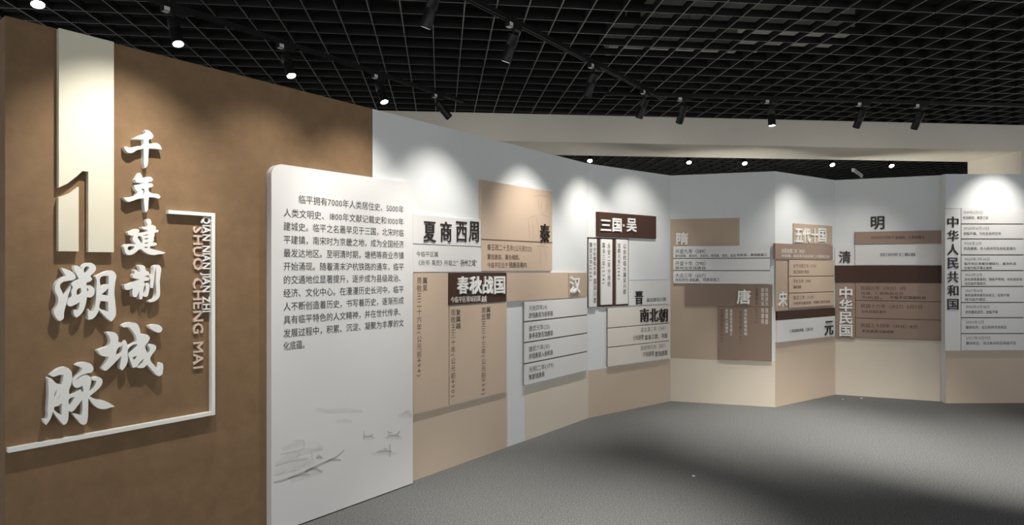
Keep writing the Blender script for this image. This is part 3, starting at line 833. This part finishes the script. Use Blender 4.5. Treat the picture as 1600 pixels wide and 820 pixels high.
def pinyin(t, x0, x1, y0, y1, m, d0, d1, label):
    """latin letters turned a quarter clockwise, read downwards; feet to the left"""
    u0, zt = W0.at(x0, y0, d1); u1, _ = W0.at(x1, y0, d1); _, zb = W0.at(x0, y1, d1)
    A = sum(adv(c) if c != ' ' else 0.4 for c in t)
    st = (zt - zb) / A; sx = (u1 - u0) / 0.69
    q = W0.pt((u0 + u1) / 2, zb)
    r = thing('wall_lettering', label, 'lettering', q, W0.rz)
    uc = (u0 + u1) / 2
    pos = 0.0
    for c in t:
        if c == ' ':
            pos += 0.4
            continue
        vs, fs = heavy(c, 0.014, True)
        mb = MB()
        mb.add([(u0 - uc + b_ * sx, -(d0 + (c_ + 0.5) * (d1 - d0)), (zt - zb) - (pos + a + 0.03) * st) for a, b_, c_ in vs], fs)
        mb.build('letter', M[m], r, fix=False)
        pos += adv(c)
    return r
pinyin('QIAN NIAN JIAN ZHI', 317, 328.5, 337, 488, 'letter_white', 0.013, 0.022, 'white vertical lettering QIAN NIAN JIAN ZHI beside the frame upright')
pinyin('SHUO CHENG MAI', 302.5, 317.5, 352, 577, 'ink_pink', 0.0, 0.010, 'larger dull pinkish vertical lettering SHUO CHENG MAI on the brown wall')

# ------------------------------------------------------------------ track lighting
def rail(label, p0, p1):
    a, e = Vector(p0), Vector(p1)
    c = (a + e) / 2; L = (e - a).length; rz = math.atan2((e - a).y, (e - a).x)
    r = thing('light_track', label, 'light track', (c.x, c.y, CEIL - 0.03), rz, 'black light tracks under the ceiling grid')
    MB().box(-L / 2, L / 2, -0.018, -0.006, 0, 0.03).build('rail_side', M['lamp_black'], r)
    MB().box(-L / 2, L / 2, 0.006, 0.018, 0, 0.03).build('rail_side', M['lamp_black'], r)
    MB().box(-L / 2, L / 2, -0.006, 0.006, 0.012, 0.03).build('rail_web', M['lamp_black'], r)
    for s in (-1, 1):
        MB().box(s * L / 2, s * (L / 2 + 0.03), -0.02, 0.02, -0.002, 0.03).build('end_cap', M['lamp_black'], r)
    return rz

ADP = MB().box(-0.07, 0.07, -0.017, 0.017, -0.034, -0.0005)
LPARTS = {}
def lamp(xy, rz, target, label, watts=LAMP_W, size=66, blend=1.0, col=(1.0, 0.95, 0.87), group='black track spotlights', lit=True):
    z0 = CEIL - 0.0305
    r = thing('track_spotlight', label, 'spotlight', (xy[0], xy[1], z0), rz, group)
    def part(key, mk, m, parent, smooth=False):
        if key not in LPARTS:
            o = mk().build(key, m, parent, smooth=smooth)
            LPARTS[key] = o
        else:
            o = LPARTS[key].copy(); COL.objects.link(o); o.parent = parent
            o.rotation_mode = 'XYZ'; o.location = (0, 0, 0); o.rotation_euler = (0, 0, 0)
        return o
    ad = part('track_adapter', lambda: MB().box(-0.07, 0.07, -0.017, 0.017, -0.034, -0.0005), M['lamp_black'], r)
    part('adapter_sticker', lambda: MB().box(-0.062, -0.028, -0.0185, -0.017, -0.030, -0.006).box(-0.062, -0.028, 0.017, 0.0185, -0.030, -0.006).box(-0.062, -0.028, -0.016, 0.016, -0.0355, -0.034), M['sticker'], ad)
    part('swivel_stem', lambda: MB().lathe([(0.009, -0.075), (0.009, -0.034)], 16), M['lamp_black'], r, True)
    # head: local -z is the beam direction, pivot at the top
    R, L = 0.034, 0.165
    def head():
        return MB().lathe([(R - 0.004, -L + 0.012), (R - 0.004, -L), (R, -L + 0.001), (R, -0.06), (R - 0.0012, -0.058), (R - 0.0012, -0.055), (R, -0.053), (R, 0.012), (R - 0.003, 0.015), (0.004, 0.016)], 32)
    h = part('lamp_head', head, M['lamp_black'], r, True)
    ln = part('lens', lambda: MB().lathe([(R - 0.0045, -L + 0.0115), (R - 0.0045, -L + 0.004), (0.004, -L + 0.002)], 28), M['lens'] , h, True)
    piv = Vector((0, 0, -0.085))
    wp = Vector((xy[0], xy[1], z0)) + piv
    d = (Vector(target) - wp).normalized()
    dl = Matrix.Rotation(-rz, 3, 'Z') @ d
    h.location = piv
    h.rotation_mode = 'QUATERNION'
    h.rotation_quaternion = (-dl).to_track_quat('Z', 'Y')
    li = bpy.data.lights.new('spot_beam', 'SPOT')
    li.energy = watts * 1.0; li.color = col; li.spot_size = math.radians(size); li.spot_blend = blend; li.shadow_soft_size = 0.02
    lo = bpy.data.objects.new('spot_beam', li)
    COL.objects.link(lo)
    lo.parent = h
    lo.location = (0, 0, -L - 0.004)
    return r

def on(a, e, t):
    return (a[0] + (e[0] - a[0]) * t, a[1] + (e[1] - a[1]) * t)

# front track, parallel to the long wall on the visitor's side
FA, FB = (-2.05, 1.42), (1.42, 5.90)
rz = rail('long black track parallel to the wall on the visitor side', FA, FB)
fy = lambda Y: on(FA, FB, (Y - FA[1]) / (FB[1] - FA[1]))
def wallfoot(xy, z, side=1, slide=0.0):
    """point on the long wall straight across from a lamp, at height z, slid along it"""
    u = (Vector(xy) - W1.p0).dot(W1.dir) + slide
    return W1.pt(u, z, 0)
front = [(2.45, 1.55, 0.0, 92, 'hanging nearest the viewer'), (3.08, 1.5, -0.1, 48, 'second nearest the viewer'), (3.50, 1.42, 0.02, 66, 'largest in view, cut by the top edge'),
         (4.08, 1.35, 0.02, 75, 'below the first adapter on the centre track'), (4.90, 1.38, 0.1, 82, 'halfway along the centre track'), (5.62, 1.38, 0.15, 82, 'last one on the centre track')]
for Y, z, sl, w_, nm in front:
    p = fy(Y)
    lamp(p, rz, wallfoot(p, z, slide=sl), 'black cylinder spotlight on the visitor side track, ' + nm, w_)

# hidden-side track behind the wall
BA, BB = (-3.0, 2.62), (-0.50, 5.99)
rz = rail('black track behind the long wall above its top edge', BA, BB)
by = lambda Y: on(BA, BB, (Y - BA[1]) / (BB[1] - BA[1]))
for Y, nm, tgt in [(3.27, 'glowing at the top left corner', None), (3.84, 'glowing above the numeral', None), (4.47, 'glowing above the middle of the brown wall', None),
                   (5.17, 'glowing above the right end of the brown wall', None), (5.74, 'tilted right in front of the beige header', (0.9, 6.9, 1.3))]:
    p = by(Y)
    t = tgt or tuple(wallfoot(p, 1.35, slide=0.0))
    lamp(p, rz, t, 'black spotlight behind the wall, ' + nm, 45)

# track before the folding wall
TA, TB = (0.9, 5.755), (6.4, 6.31)
rz = rail('black cross track in front of the folding wall', TA, TB)
ty = lambda x: on(TA, TB, (x - TA[0]) / (TB[0] - TA[0]))
for x, t, w_, nm in [(1.617, (1.35, 6.75, 1.6), 50, 'left end of the cross track'), (2.468, (2.58, 5.78, 0.0), 300, 'pointing straight down on the cross track'),
                     (3.395, (3.18, 6.95, 1.5), 62, 'third from left on the cross track'), (3.995, (3.9, 7.3, 1.2), 38, 'fourth from left on the cross track'),
                     (5.45, (5.35, 6.95, 1.9), 60, 'right end of the cross track')]:
    p = ty(x)
    lamp(p, rz, t, 'black cylinder spotlight, ' + nm, w_)

# lamps beyond the header
RA, RB = (0.2, 8.05), (6.2, 8.62)
rz = rail('black track beyond the beige header', RA, RB)
ry = lambda x: on(RA, RB, (x - RA[0]) / (RB[0] - RA[0]))
for k, (px, nm) in enumerate([(921, 'leftmost glow'), (1074, 'second glow from left'), (1160, 'middle glow'), (1296, 'fourth glow from left'), (1388, 'rightmost glow')]):
    x = (px - CX) / FPX * 8.2
    p = ry(x)
    x = (px - CX) / FPX * p[1]
    p = ry(x)
    lamp(p, rz, (p[0] - 0.05, p[1] - 1.0, 1.75), 'black spotlight just under the beige header, ' + nm, 420)

# track over the open floor, right of the camera
OA, OB = (0.2, 2.45), (5.2, 3.02)
rz = rail('black track over the open floor near the viewer', OA, OB)
oy = lambda x: on(OA, OB, (x - OA[0]) / (OB[0] - OA[0]))
for x, t, w_, nm in [(0.55, (0.38, 3.45, 0), 420, 'lighting the near carpet'), (4.2, (3.85, 5.15, 0), 620, 'lighting the carpet on the right')]:
    lamp(oy(x), rz, t, 'black spotlight on the open floor track, ' + nm, w_, 54)

# ------------------------------------------------------------------ small things
for px, py, sz, lab in [(1317, 624, 0.012, 'tiny white crumb on the carpet at the foot of the 明清 wall, nearest the fold'), (1346, 622.5, 0.016, 'tiny white crumb on the carpet by the 明清 wall, right of the first'),
                        (1483, 629.5, 0.02, 'white crumb on the carpet at the corner below the timeline board'), (1084, 744, 0.014, 'white crumb alone in the middle of the open carpet')]:
    Y = FPX * EYE / (py - CY); X = (px - CX) / FPX * Y
    mb = MB(); n = 9
    o_ = [(math.cos(2 * math.pi * k / n) * sz * random.uniform(0.6, 1.1), math.sin(2 * math.pi * k / n) * sz * random.uniform(0.6, 1.1)) for k in range(n)]
    mb.prism_z(o_, 0.0, sz * 0.5)
    tag(mb.build('paper_crumb', M['sticker'], None, (X, Y, 0.0005), 0.3, bevel=0.002), lab, 'crumb', 'white crumbs on the carpet')
tb = thing('tube_light', 'thin pale unlit tube under the far ceiling beyond the header', 'tube light', (5.82, 10.46, CEIL - 0.045), math.atan2(0.67, 0.52))
MB().box(-0.42, 0.42, -0.022, 0.022, 0.02, 0.0448).build('batten', M['sticker'], tb)
_t = MB().lathe([(0.014, -0.4), (0.014, 0.4)], 14)
_t.v = [(z, y, x + 0.006) for x, y, z in _t.v]
_t.build('tube', M['sticker'], tb, smooth=True)
for _s in (-1, 1):
    MB().box(_s * 0.4, _s * 0.42, -0.018, 0.018, -0.012, 0.02).build('tube_holder', M['sticker'], tb)

bpy.data.objects.remove(_to); bpy.data.curves.remove(_tc)
